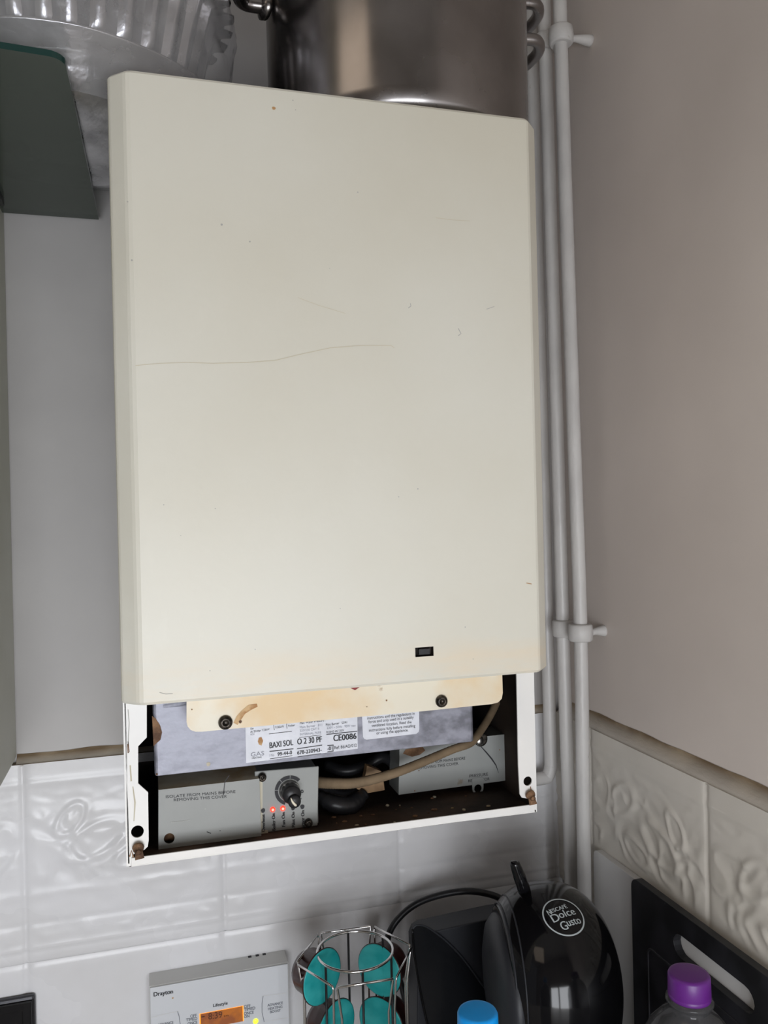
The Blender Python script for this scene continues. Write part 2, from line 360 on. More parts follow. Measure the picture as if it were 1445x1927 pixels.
# ---- relief of the moulded tiles
ORX = .0709                                        # a vertical grout line on the back wall
def relief(u, z, zt, zb, plain=False, seed=0.0, grout=None):
    """outward height in metres at wall coordinate u, height z, for a tile row zt..zb"""
    g = ((u - ORX) / PITCH) % 1.0; du = min(g, 1 - g) * PITCH
    idx = math.floor((u - ORX) / PITCH)
    dz = min(zt - z, z - zb) if not plain else (zt - z)
    h = 0.0
    gr = lambda d: -.0016 * math.exp(-(d / .0016) ** 2) - .0010 * math.exp(-(d / .005) ** 2)
    h += gr(du) + gr(max(z - zb, 0)) if not plain else gr(du) + gr(max(zt - z, 0))
    n = noise.noise(Vector((u * 14 + seed, z * 14, 1.7))) * .0007
    h += n
    if plain: return h * .7
    t = (zt - z) / (zt - zb)                       # 0 top .. 1 bottom
    fade = min(1, du / .012)
    def bump(c, w): return math.exp(-((t - c) / w) ** 2)
    h += .0012 * bump(.10, .018) + .0009 * bump(.13, .012) * 0
    rip = noise.noise(Vector((u * 70 + seed, z * 120, 4.2)))
    h += fade * (.0012 * rip * bump(.17, .035))
    # moulded fruit and leaves
    s = g * PITCH
    mot = max(0, min(1, (t - .22) / .05)) * max(0, min(1, (.62 - t) / .06)) * fade
    w = Vector((u * 30 + idx * 7.3 + seed, z * 34, 2.0))
    q = noise.noise(w + Vector((noise.noise(w * .8), noise.noise(w * .8 + Vector((9, 2, 1))), 0)) * 1.3)
    h += mot * .0016 * (1 - abs(q) * 4) * (1 if abs(q) < .4 else .5)
    for (cu, ct, a, bb, th) in ((.135, .30, .024, .014, -.6), (.07, .42, .030, .016, .4), (.11, .52, .022, .010, .3), (.045, .30, .018, .010, .9)):
        x = (s - cu); zz = (ct - t) * (zt - zb); xr = x * cos(th) + zz * sin(th); zr = -x * sin(th) + zz * cos(th)
        rr = sqrt((xr / a) ** 2 + (zr / bb) ** 2)
        h += .0022 * math.exp(-((rr - 1) / .22) ** 2) + (.0010 * math.exp(-(rr / .5) ** 2))
    h += .0010 * bump(.66, .02) * (1 + .6 * rip) + fade * .0009 * noise.noise(Vector((u * 45, z * 75, 6 + seed))) * (1 if .55 < t < .86 else 0)
    h -= .0010 * bump(.805, .014)
    h += .0010 * bump(.925, .014) - .0008 * bump(.945, .01)
    # row of dots
    for k in range(5):
        cu = .02 + .04 * k
        h += .0011 * math.exp(-((s - cu) / .008) ** 2 - ((t - .87) * (zt - zb) / .006) ** 2)
    return h * .78
ZB = 1.066
def tilewall(place, u0, u1, z0, z1, m, step, **k):
    nu = int((u1 - u0) / step); nv = int((z1 - z0) / step); bb = MB()
    bb.grid(nu, nv, lambda a, c: place(u0 + (u1 - u0) * a, z0 + (z1 - z0) * c, relief(u0 + (u1 - u0) * a, z0 + (z1 - z0) * c, **k)), m)
    return bb
# back wall tiles: moulded row + plain row below
b = tilewall(lambda u, z, h: Vector((u, BW - h, z)), -.62, RW + .004, ZB, TZ, 'tile', .0019, zt=TZ, zb=ZB)
b.add([(-.62, BW, TZ), (RW + .004, BW, TZ), (RW + .004, BW + .012, TZ), (-.62, BW + .012, TZ)], [(0, 1, 2, 3)], 'grime')
tb = struct(b, 'trim_1', weld=False)
b = tilewall(lambda u, z, h: Vector((u, BW - h, z)), -.62, RW + .004, .86, ZB, 'tile', .003, zt=ZB, zb=.86, plain=True)
struct(b, 'trim_2', weld=False)
# right wall tiles: moulded row, and thicker plain tiles under it
ZR = 1.141
b = tilewall(lambda u, z, h: Vector((RW - h, u - .045 + .2, z)), -.72, BW - .155 + .003, ZR - .075, TZ, 'tile_r', .0021, zt=TZ + .002, zb=ZB, seed=33.0)
struct(b, 'trim_3', weld=False)
# sloping stained caulk along the tops
b = MB()
def fillet(u0, u1, fn, m):
    n = 90; vs = []
    for i in range(n + 1):
        u = u0 + (u1 - u0) * i / n; w = .0016 * noise.noise(Vector((u * 25, 3, 1)))
        for k in range(5):
            t = k / 4
            vs.append(fn(u, t, w))
    b.add(vs, [(i*5+k, i*5+k+1, (i+1)*5+k+1, (i+1)*5+k) for i in range(n) for k in range(4)], m, True)
fillet(LW, RW, lambda u, t, w: Vector((u, BW + .0115 - .0105 * t, TZ + .008 + w - (.0095 + w) * t ** .7)), 'grime_b')
struct(b, 'trim_4', weld=False)
b = MB()
fillet(-.59, BW, lambda u, t, w: Vector((RW + .0115 - .0105 * t, u, TZ + .015 + w - (.0165 + w) * t ** .8)), 'grime_r')
struct(b, 'trim_5', weld=False)
# plain tile upstand on the right wall, rounded near corner, set proud of the row above
pts = []
ytop = PX(1116, 1590, .467).y
for k in range(7): a = pi / 2 * k / 6; pts.append(Vector((.467, ytop - .008 + .008 * sin(a) , ZR - .008 + .008 * cos(a))))
pts = [Vector((.467, -.59, ZR))] + pts + [Vector((.467, ytop, .86)), Vector((.467, -.59, .86))]
b = MB(); b.plate([pts], (.0075, 0, 0), 'tile_plain'); struct(b, 'trim_6', bevel=.002)
b = MB(); b.box((-.62, -.55, .86), (RW, BW, .90), 'counter')
# worktop is in front of the lower tiles only below z .90
tag(b.build('worktop', bevel=.003), 'pale speckled kitchen worktop below the tiles', 'worktop')

# ================================================================== BOILER
boiler = thing('gas_boiler', 'cream wall-hung gas boiler with its lower flap missing, wiring bay open', 'boiler', (.15, .76, 1.262))
# --- case door: horizontal section extruded upwards, slot cut through
DF, ZT, ZD = .606, 1.8381, 1.3861
xl, xr, oxl, oxr = -.0067, .3042, -.0212, .3178
hx0, hx1, hz0, hz1 = .1979, .2130, 1.4060, 1.4134
prof = [(oxl, .655), (oxl, .620), (oxl + .0007, .6178), (oxl + .002, .6162), (xl - .004, .6085), (xl - .0018, .6070), (xl + .001, .6061), (xl + .004, DF), (hx0, DF), (hx1, DF), (xr - .004, DF), (xr - .001, .6061), (xr + .0012, .6070), (xr + .003, .6088), (oxr - .0015, .6185), (oxr - .0004, .620), (oxr, .622), (oxr, .655)]
zs = [ZD, ZD + .002, hz0, hz1, ZT - .002, ZT]
b = MB(); vs = []
for z in zs:
    ins = .0012 if z in (ZD, ZT) else 0
    for (x, y) in prof:
        xx = x + (ins if x < .1 and x < hx0 - .1 else -ins if x > .29 else 0)
        vs.append((xx, y + (ins if y < .63 else 0), z))
n = len(prof); fs = []
for j in range(len(zs) - 1):
    for i in range(n - 1):
        if j == 2 and i == 8: continue
        fs.append((j*n+i, j*n+i+1, (j+1)*n+i+1, (j+1)*n+i))
b.add(vs, fs, 'door', False)
# returned lips top and bottom
for z, dz in ((ZD, .0), (ZT, 0)):
    k = 0 if z == ZD else len(zs) - 1
    ring = [Vector(vs[k*n+i]) for i in range(n)]
    b.plate([ring], (0, 0, .0008 if z == ZD else -.0008), 'door')
# slot reveal
b.box((hx0 - .004, DF + .006, hz0 - .004), (hx1 + .004, DF + .0065, hz1 + .004), 'dark')
for lo, hi in (((hx0 - .0006, DF + .0002, hz0 - .001), (hx0, DF + .006, hz1 + .001)), ((hx1, DF + .0002, hz0 - .001), (hx1 + .0006, DF + .006, hz1 + .001)), ((hx0, DF + .0002, hz0 - .0006), (hx1, DF + .006, hz0)), ((hx0, DF + .0002, hz1), (hx1, DF + .006, hz1 + .0006))):
    b.box(lo, hi, 'dark')
b.box((hx0 + .004, DF + .003, hz0 + .001), (hx1 - .002, DF + .0055, hz1 - .002), 'black')
def mark(bb, pts, r, Y, m, off=.0003):
    pp = [PY(x, y, Y) for x, y in pts]
    for p in pp: p.y = Y - off
    # flat ribbon lying on the surface
    vs = []; n = len(pp)
    for i, p in enumerate(pp):
        t = (pp[min(i+1, n-1)] - pp[max(i-1, 0)]).normalized(); w = Vector((-t.z, 0, t.x)) * (r if not hasattr(r, '__len__') else r[i])
        vs += [p + w, p - w]
    bb.add(vs, [(2*i, 2*i+1, 2*i+3, 2*i+2) for i in range(n-1)], m)
def dot(bb, x, y, r, Y, m, off=.0003, sz=1):
    c = PY(x, y, Y); c.y = Y - off; k = 9
    bb.add([c + Vector((cos(2*pi*i/k) * r * (1 + .2*sin(i*2.3)), 0, sin(2*pi*i/k) * r * sz)) for i in range(k)], [tuple(range(k))], m)
M['hair'] = mat('scratch_ochre', (.60, .55, .42), .5); M['chip'] = mat('chip_grey', (.42, .42, .40), .6)
mark(b, [(255, 688), (300, 684), (352, 682), (400, 684), (470, 682), (520, 678), (560, 668), (620, 655), (680, 650), (735, 650), (742, 655)], .00022, DF, 'hair')
mark(b, [(820, 410), (850, 414), (884, 416)], .00018, DF, 'hair'); mark(b, [(560, 560), (600, 575), (650, 590)], .00015, DF, 'hair')
mark(b, [(768, 580), (773, 576), (772, 571)], .0003, DF, 'chip'); mark(b, [(862, 618), (867, 628), (862, 632)], .0003, DF, 'chip')
mark(b, [(915, 582), (930, 577)], .0002, DF, 'chip'); mark(b, [(990, 1097), (1000, 1099)], .0003, DF, 'stain')
mark(b, [(300, 1303), (312, 1306), (325, 1305)], .0002, DF, 'chip')
dot(b, 515, 204, .0015, DF, 'stain', sz=.8)
for x, y, r in ((551, 189, .0006), (556, 207, .0005), (240, 380, .0006), (248, 490, .0008), (417, 423, .001), (470, 455, .0008), (673, 362, .0006), (308, 950, .0005), (405, 957, .0005), (786, 920, .0007), (750, 935, .0005), (480, 1222, .0005), (395, 1262, .0005), (340, 1008, .0004), (620, 505, .0004), (875, 1180, .0006), (890, 1240, .0005), (640, 1145, .0004)):
    dot(b, x, y, r * .8, DF, 'chip')
door = b.build('door_panel', boiler, weld=False)

# --- casing box behind the door (sides, back, roof)
b = MB()
cx0, cx1, cz0 = -.0200, .3148, 1.2615
CB = .9175
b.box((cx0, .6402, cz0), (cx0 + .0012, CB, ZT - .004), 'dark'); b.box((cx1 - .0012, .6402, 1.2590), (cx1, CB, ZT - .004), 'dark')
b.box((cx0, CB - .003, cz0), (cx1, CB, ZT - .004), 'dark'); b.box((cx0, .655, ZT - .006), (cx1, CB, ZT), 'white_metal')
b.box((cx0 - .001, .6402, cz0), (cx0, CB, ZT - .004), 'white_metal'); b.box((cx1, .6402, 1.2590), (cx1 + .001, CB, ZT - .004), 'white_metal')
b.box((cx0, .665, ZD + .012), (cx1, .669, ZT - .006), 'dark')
b.build('casing', boiler)
# --- tray with white front lip
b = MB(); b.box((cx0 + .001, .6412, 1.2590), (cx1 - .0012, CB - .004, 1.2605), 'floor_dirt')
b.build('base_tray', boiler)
b = MB(); b.box((-.0175, .6388, 1.2598), (.3130, .6402, 1.2662), 'white_metal'); b.box((-.0175, .6388, 1.2598), (.3130, .648, 1.2606), 'white_metal')
b.build('front_lip', boiler, bevel=.0004)
# --- the two side struts
def cz(pts, ox, oy, s): return [(ox + s * x, oy + s * y) for x, y in pts]
SY = .640
pl = cz([(108, 200), (250, 200), (250, 485), (197, 540), (197, 770), (258, 825), (262, 1120), (256, 1160), (235, 1180), (205, 1188), (160, 1212), (162, 1278), (125, 1283), (118, 700)], 200, 1240, .3045)
hl = PY(258.6, 1565, SY)
b = MB(); b.plate([polyY(pl, SY), circ(hl, .0046)], (0, .0014, 0), 'white_metal')
b.box((cx0 + .0002, SY, 1.262), (cx0 + .0012, SY + .012, ZD + .02), 'white_metal')
mark(b, [(241, 1335), (243, 1360), (241, 1400)], .0003, SY, 'chip'); mark(b, [(241, 1395), (243, 1415), (241, 1417), (240, 1400)], .0003, SY, 'rust')
mark(b, [(250, 1480), (254, 1510), (252, 1545)], [.0003, .0006, .0003], SY, 'beige'); mark(b, [(245, 1440), (247, 1470)], .0005, SY, 'beige')
mark(b, [(244, 1612), (247, 1600), (251, 1612), (249, 1626)], .0005, SY, 'rust')
b.build('side_strut', boiler, weld=False)
prr = cz([(872, 40), (978, 40), (983, 500), (995, 912), (967, 910), (966, 846), (930, 842), (905, 838), (893, 818), (884, 640)], 700, 1240, .3114)
hr = PY(993, 1470, SY)
b = MB(); b.plate([polyY(prr, SY), [p for p in circ(hr, .0040)]], (0, .0014, 0), 'white_metal')
mark(b, [(998, 1480), (1001, 1503), (1001, 1521)], .0004, SY - .0002, 'rust'); mark(b, [(991, 1523), (1005, 1521)], .0008, SY - .0002, 'rust')
b.build('side_strut', boiler, weld=False)
# rusty thumb screws under the holes
for (x, y) in ((260, 1592), (996, 1493)):
    c = PY(x, y, SY - .001); b = MB()
    b.lathe([(.0, 0), (.0030, .0004), (.0044, .0016), (.0040, .0034), (.0020, .0048), (.0018, .007), (.0024, .0075), (0, .0082)], c, (0, -1, -.35), 'rust', 14)
    b.tube([c + Vector((0, -.002, .0)), c + Vector((.001, -.005, -.008))], [.0026, .0034], 'rust', 10)
    b.build('thumb_screw', boiler, bevel=0)
# --- cream fixing flange
FY = .628
fl = [(351, 1250), (351, 1358), (353, 1367), (359, 1374), (368, 1377), (380, 1377), (600, 1356), (800, 1338), (925, 1325), (937, 1322), (944, 1315), (946, 1304), (944, 1240)]
b = MB(); b.plate([polyY(fl, FY)], (0, .0012, 0), 'flange'); mark(b, [(443, 1362), (450, 1350), (458, 1340), (470, 1331), (484, 1327)], [.0018, .0022, .0018, .0022, .0012], FY, 'stain')
for x, y, r in ((727, 1318, .0007), (452, 1358, .0012), (361, 1335, .0005), (690, 1330, .0004)): dot(b, x, y, r, FY, 'rust', off=.0005)
flg = b.build('fixing_flange', boiler, weld=False)
b = MB(); c0 = polyY([(652, 1291), (684, 1288), (668, 1299)], FY - .002); b.plate([c0], (0, .001, 0), 'red')
b.build('warning_tab', boiler, label='dark red triangular tab below the door')
def socket_screw(x, y, r, Y, parent, m='screw', dx=0):
    c = PY(x, y, Y); b = MB()
    b.lathe([(r * 1.0, 0), (r * 1.02, .0012), (r * .9, .003), (r * .55, .0036), (r * .42, .0036), (r * .40, .0018), (0, .0018)], c, (0, -1, 0), m, 20)
    return b.build('screw', parent)
socket_screw(424, 1359, .0053, FY, boiler); socket_screw(830, 1319, .0050, FY, boiler)
# --- galvanised combustion box cover
GY = .655
gp = [(286, 1300), (291, 1462), (892, 1396), (888, 1240)]
b = MB(); b.plate([polyY(gp, GY)], (0, .10, 0), 'galv')
b.box((.006, GY, 1.37), (.26, GY + .10, ZD + .03), 'galv')
vs = polyY([(286, 1347), (293, 1352), (301, 1364), (305, 1378), (302, 1392), (293, 1400), (289, 1404)], GY)
for p in vs: p.y -= .0003
b.add(vs, [tuple(range(len(vs)))], 'rust'); dot(b, 392, 1438, .0016, GY, 'beige'); dot(b, 295, 1457, .0008, GY, 'rust')
gal = b.build('combustion_box', boiler, bevel=.0022, bseg=3)
LY = GY - .0004
lab = [(461, 1330), (463, 1436), (673, 1409), (672, 1310)]
b = MB(); b.plate([polyY(lab, LY)], (0, .0003, 0), 'label'); rl = b.build('rating_label', boiler)
b = MB()
def t(*a, **k): textY(b, *a, Y=LY, **k)
t('BAXI SOL', (507, 1408), (551, 1402), 11, bold=.0003); t('O 2 30 PF', (559, 1401), (605, 1396), 11, bold=.0003)
t('CE', (627, 1395), (642, 1393), 12, bold=.0004); t('0086', (643, 1393), (670, 1390), 11, bold=.0004)
t('I No', (507, 1424), (516, 1423), 5, m='printfade'); t('99-44-0', (522, 1423), (549, 1419), 7, bold=.0002)
t('678-230943-', (559, 1420), (605, 1414), 7, bold=.0002); t('-01', (616, 1412), (625, 1411), 7, bold=.0002)
t('Ref: 86/AO/012', (629, 1410), (671, 1405), 6)
t('HEATING', (474, 1428), (492, 1426), 3); t('GAS', (472, 1424), (497, 1421), 8, m='printfade')
t('Gas', (471, 1373), (477, 1372), 3.5); t('At 20mbar 7.33kW', (471, 1379), (507, 1374), 4); t('9.06kW', (518, 1371), (534, 1369), 4.5); t('9mbar', (542, 1368), (555, 1366), 4)
t('NOX', (471, 1384), (479, 1383), 3.5, m='printfade'); t('Max Water Pressure :', (564, 1363), (612, 1357), 4.5)
t('Main Burner   B11', (564, 1371), (606, 1366), 4.5, m='printfade'); t('Pilot Burner   S3/41', (613, 1366), (653, 1361), 4.5)
t('230V ~ 50Hz   90W max', (615, 1372), (669, 1367), 4.5, m='printfade'); t('FUSING 4AF 250V', (614, 1380), (647, 1376), 4)
t('INTERNAL FUSE', (564, 1384), (604, 1380), 4, m='printfade'); t('220/230 CAT II', (564, 1377), (600, 1373), 4, m='printfade')
for p, q, w in (((506, 1381), (549, 1376), .0002), ((507, 1414), (552, 1409), .0003), ((508, 1428), (550, 1422), .0002), ((559, 1409), (606, 1402), .0003), ((560, 1424), (604, 1418), .0002), ((563, 1388), (604, 1383), .00015), ((614, 1382), (672, 1376), .0003), ((616, 1403), (627, 1402), .0003), ((616, 1415), (627, 1413), .0003), ((643, 1351), (670, 1348), .0004)):
    mark(b, [p, q], w, LY, 'print')
for p, q in (((515, 1364), (516, 1374)), ((539, 1361), (540, 1371)), ((627, 1401), (627, 1414))): mark(b, [p, q], .0002, LY, 'print')
b.build('lettering', rl, weld=False, label='worn black print')
b = MB(); vs = polyY([(487, 1388), (492, 1387), (495, 1394), (492, 1403), (487, 1401), (485, 1395)], LY)
for p in vs: p.y -= .0003
b.add(vs, [tuple(range(6))], 'stain'); b.build('stain_mark', rl, weld=False, label='tan glue stain')
lab = [(680, 1320), (683, 1387), (686, 1391), (690, 1392), (783, 1381), (788, 1377), (789, 1372), (788, 1310)]
b = MB(); b.plate([polyY(lab, LY)], (0, .0003, 0), 'label'); il = b.build('instruction_label', boiler)
b = MB()
t('instructions and the regulations in', (691, 1354), (780, 1345), 5.5); t('force and only used in a suitably', (693, 1361), (778, 1352), 5.5)
t('ventilated location. Read the', (699, 1368), (774, 1361), 5.5); t('instructions fully before installing', (694, 1377), (781, 1368), 5.5)
t('or using the appliance.', (708, 1382), (768, 1376), 5.5)
b.build('lettering', il, weld=False)
# --- left grey terminal cover
KY = .662
kp = [(298, 1486), (298, 1602), (492, 1579), (488, 1466)]
hk = PY(318.5, 1578, KY)
b = MB(); tp = polyY(kp, KY); tp[1].z = tp[2].z = 1.2608; tp[0].z = tp[3].z = (tp[0].z + tp[3].z) / 2
b.plate([tp, circ(hk, .0041)], (0, .0012, 0), 'grey')
b.add([tp[0], tp[3], tp[3] + Vector((0, .045, .003)), tp[0] + Vector((0, .045, .003))], [(0, 1, 2, 3)], 'beige')
b.box((tp[0].x, KY + .0012, 1.262), (tp[0].x + .001, KY + .05, tp[0].z), 'grey')
b.box((tp[0].x + .001, KY + .012, 1.262), (tp[2].x - .002, KY + .013, tp[0].z - .001), 'rust')
cv = b.build('terminal_cover', boiler, bevel=.0012)
b = MB(); textY(b, 'ISOLATE FROM MAINS BEFORE', (312, 1502), (443, 1492), 5.4, KY, off=.0003); textY(b, 'REMOVING THIS COVER', (327, 1508), (427, 1501), 5.4, KY, off=.0003)
mark(b, [(431, 1459), (423, 1471), (421, 1489), (420, 1496)], .0003, KY, 'print'); mark(b, [(389, 1565), (397, 1568)], .0003, KY, 'print'); mark(b, [(322, 1547), (345, 1545), (358, 1542)], .0002, KY, 'chip'); dot(b, 414, 1563, .0004, KY, 'print'); dot(b, 386, 1522, .0004, KY, 'chip')
b.build('lettering', cv, weld=False, label='black warning print')
# --- control panel
NY = .668
np_ = [(479, 1452), (600, 1442), (598, 1570), (486, 1582)]
NP = polyY(np_, NY); NP[2].z = NP[3].z = 1.2608
b = MB(); b.plate([NP], (0, .002, 0), 'grey'); b.box((PY(480, 1500, NY).x, NY + .002, 1.262), (PY(599, 1500, NY).x, NY + .05, 1.308), 'grey')
cp = b.build('control_panel', boiler, bevel=.0007)
b = MB(); bp = polyY([(484, 1466), (489, 1465), (494, 1473), (494, 1562), (504, 1563), (505, 1572), (500, 1580), (486, 1584)], NY - .0006); b.plate([bp], (0, .0005, 0), 'beige'); b.build('edge_strip', cp, label='stained beige edge strip')
kc = PY(544.5, 1487, NY)
b = MB()
R1, R2 = .0094, .0121
def arc(a0, a1, off=.0005):
    n = 10; vs = []
    for i in range(n + 1):
        a = math.radians(a0 + (a1 - a0) * i / n)
        for r in (R1, R2): vs.append(kc + Vector((cos(a) * r, -off, sin(a) * r)))
    b.add(vs, [(2*i, 2*i+1, 2*i+3, 2*i+2) for i in range(n)], 'print')
for a0, a1, in ((42, 84), (87, 128), (131, 172), (175, 250)): arc(a0, a1)
for x, y, s_ in ((568, 1492, '0'),): textY(b, s_, (x - 2.5, y), (x + 2.5, y), 6, NY, bold=.0003)
textY(b, '*', (561, 1508), (567, 1507), 6, NY, bold=.0003)
for s_, x, y0, y1 in (('Overheat', 498.5, 1564, 1532), ('Boiler On', 518, 1562, 1531), ('Fan On', 536.5, 1555, 1529), ('Pilot On', 555, 1556, 1528), ('Burner On', 573, 1562, 1525)):
    A = PY(x, y0, NY); Bq = PY(x - .8, y1, NY); A.y = Bq.y = NY - .0008 if s_ != 'Overheat' else NY - .0012
    up = PY(x - 6.2, y0, NY) - PY(x, y0, NY); up.y = 0; text_between(b, s_, A, Bq, Vector((up.x, 0, 0)), 1, 'print', bold=.00025)
for x, y in ((494.5, 1525), (551, 1520), (568.5, 1518)): dot(b, x, y, .0018, NY, 'print', off=.0009)
b.build('lettering', cp, weld=False, label='black scale and wording')
for x, y in ((513, 1523), (532, 1521)):
    c = PY(x, y, NY); bb = MB(); bb.lathe([(.0021, 0), (.0021, .0008), (.0015, .0014), (.0011, .0015)], c, (0, -1, 0), 'led', 14); bb.lathe([(.0011, .0015), (0, .0018)], c, (0, -1, 0), 'ledhot', 10)
    bb.build('indicator_light', cp, label='glowing red indicator light')
bb = MB(); kax = Vector((0, -1, 0))
bb.lathe([(.0086, 0), (.0087, .0012), (.0080, .0035), (.0078, .0042)], kc, kax, 'steel', 28); bb.lathe([(.0078, .0042), (.0076, .012), (.0068, .014), (0, .0142)], kc, kax, 'black', 28, fn=lambda a, h: 1 + .015 * cos(a * 18))
fc = kc + Vector((.0012, -.0135, -.0040)); bb.lathe([(.0052, 0), (.0052, .0038), (.0044, .0048), (0, .005)], fc, kax, 'black', 20)
pts = [fc + Vector((-.0032, -.0055, .0042)), fc + Vector((-.0022, -.006, .0015)), fc + Vector((-.0005, -.006, -.0010)), fc + Vector((.0010, -.0058, -.0025))]
bb.tube(smooth_path(pts, 4), [.0003, .0005, .0006, .0007, .0008, .0009, .0010, .0010, .0010, .0011, .0011, .0009, .0007], 'cream', 8)
bb.build('knob', cp, label='black thermostat knob with cream pointer')
for x, y in ((493, 1462), (580, 1548)): socket_screw(x, y, .0034, NY - .001, cp)
# --- right grey cover
QY = .70
qp = [(750, 1496), (975, 1466), (977, 1376), (912, 1380), (752, 1412)]
b = MB(); qq = polyY(qp, QY); qq[3].z = qq[2].z = 1.3105; qq[4].z = 1.3105; b.plate([qq], (0, .03, 0), 'grey')
tabc = PY(899.5, 1484, QY - .0006)
tab = [tabc + Vector((-.0056, 0, .010)), tabc + Vector((-.0056, 0, 0))] + [tabc + Vector((-.0056 * cos(a), 0, -.0056 * sin(a))) for a in [pi * k / 8 for k in range(1, 8)]] + [tabc + Vector((.0056, 0, 0)), tabc + Vector((.0056, 0, .010))]
b.plate([tab, circ(tabc, .0036)], (0, .0012, 0), 'grey')
rc = b.build('regulator_cover', boiler, bevel=.0008)
b = MB(); textY(b, 'ISOLATE FROM MAINS BEFORE', (790, 1439), (875, 1429), 5.2, QY, m='print'); textY(b, 'REMOVING THIS COVER', (785, 1448), (862, 1439), 5.2, QY)
textY(b, 'PRESSURE', (883, 1463), (918, 1459), 5.4, QY); textY(b, 'REGULATOR', (881, 1472), (921, 1468), 5.4, QY)
mark(b, [(905, 1405), (915, 1416), (925, 1428), (933, 1440), (938, 1455)], [.0004, .0006, .0007, .0005, .0001], QY, 'print')
for x, y, r in ((940, 1411, .0006), (966, 1408, .0006), (959, 1432, .001), (965, 1462, .0007), (788, 1450, .0006), (780, 1488, .0006)): dot(b, x, y, r, QY, 'rust')
vs = polyY([(758, 1418), (763, 1410), (795, 1405), (800, 1412), (790, 1420), (775, 1424)], QY)
for p in vs: p.y -= .0004
b.add(vs, [tuple(range(6))], 'rust'); b.build('lettering', rc, weld=False, label='black warning print') 
b = MB(); c = PY(904, 1391, QY - .002); b.lathe([(.0065, 0), (.0065, .0012), (.0052, .0014)], c, (0, -1, 0), 'screw', 18); c2 = PY(902, 1394, QY - .004)
b.lathe([(.0042, 0), (.0042, .0018), (.003, .0028), (0, .0028)], c2, (0, -1, 0), 'steel', 6); b.build('bolt', boiler, label='steel hexagon bolt with washer')
# clutter on the tray
bb = MB()
for k in range(26):
    p = Vector((random.uniform(.14, .30), random.uniform(.645, .70), 1.2606)); s_ = random.uniform(.0008, .0024)
    bb.lathe([(0, 0), (s_, 0), (s_ * .8, s_ * .4), (0, s_ * .6)], p, (0, 0, 1), 'rust' if k % 3 else 'beige', 6, sx=random.uniform(.6, 1.6))
o = bb.build('debris', boiler, weld=False); o['kind'] = 'stuff'
# braided cable
cps = [PY(596, 1472, .700), PY(625, 1474, .690), PY(662, 1474, .684), PY(700, 1467, .680), PY(750, 1452, .676), PY(800, 1432, .674), PY(850, 1411, .678), PY(885, 1398, .682), PY(902, 1378, .690), PY(920, 1350, .70), PY(934, 1322, .71), PY(940, 1300, .72)]
path = smooth_path(cps, 14); n = len(path)
rad = [.0047 - .0012 * min(1, i / (n * .55)) + (.00022 if i % 2 else 0) for i in range(n)]
b = MB(); b.tube(path, rad, 'sleeve', 14); b.build('braided_cable', boiler, label='brown braided sleeve cable')
b = MB(); q = smooth_path([PY(600, 1498, .70), PY(625, 1512, .69), PY(655, 1517, .69), PY(672, 1506, .695), PY(684, 1494, .70)], 6); m_ = len(q)
b.tube(q, [.005 + .0015 * noise.noise(Vector((i * .9, 0, 0))) + .003 * sin(pi * i / (m_ - 1)) for i in range(m_)], 'black', 14)
q = smooth_path([PY(603, 1480, .71), PY(630, 1500, .70), PY(665, 1498, .705), PY(690, 1470, .715)], 6); b.tube(q, .007, 'black', 12)
q = smooth_path([PY(612, 1440, .74), PY(650, 1450, .73), PY(690, 1440, .73), PY(720, 1425, .73), PY(745, 1440, .74)], 6); b.tube(q, .005, 'black', 12)
b.build('wiring_loom', boiler, label='black plastic-wrapped wiring')
b = MB(); vs = [PY(688, 1438, .705), PY(700, 1444, .70), PY(714, 1448, .705), PY(722, 1470, .70), PY(724, 1487, .70), PY(690, 1493, .70), PY(668, 1481, .705), PY(683, 1474, .702)]
b.plate([[Vector((p.x, .700, p.z)) for p in vs]], (0, .008, 0), 'tape'); b.build('tape_wrap', boiler, bevel=.003, label='brown tape wrap')
b = MB(); b.tube([PY(452, 1433, .66) + Vector((0, .004, -.001)), PY(470, 1431, .66) + Vector((0, .004, -.001))], .0016, 'screw', 8); b.build('clip_tab', boiler)

# ================================================================== PIPES
def pipe(pts, r, label):
    b = MB(); P = smooth_path(pts, 10); b.tube(P, r, 'pipe', 18)
    return tag(b.build('water_pipe'), label, 'pipe', 'painted pipes in the corner')
p1 = PY(1055, 20, .81); p2 = PY(1093, 1190, .81)
pipe([(.4495, .810, 2.396), (.4500, .810, 2.0), (.4545, .810, 1.62), (.4575, .810, 1.38), (.4560, .811, 1.15), (.4550, .812, .902)], .0076, 'nearest of the painted copper pipes, running beside the right wall past the worktop tiles')
pipe([(.4490, .846, 2.396), (.4495, .846, 2.08), (.4530, .846, 1.7), (.4555, .846, 1.34), (.4585, .846, 1.10), (.4585, .846, .902)], .0076, 'middle painted copper pipe running full height between two other pipes')
ez = PY(1010, 1466, .883).z
pipe([(.4520, .883, 2.396), (.4522, .883, 2.0), (.4538, .883, 1.6), (.4545, .883, 1.34), (.4550, .883, ez + .030), (.4545, .883, ez + .012), (.4510, .883, ez + .003), (.444, .883, ez), (.40, .883, ez), (.325, .883, ez)], .0076, 'farthest painted pipe, bending left behind the boiler at its lower end')
pipe([(.4300, .893, 2.396), (.4300, .893, 2.05), (.4300, .893, 1.90), (.4295, .893, 1.5), (.4290, .893, 1.345)], .0070, 'short visible painted pipe tucked behind the right edge of the steel pot')
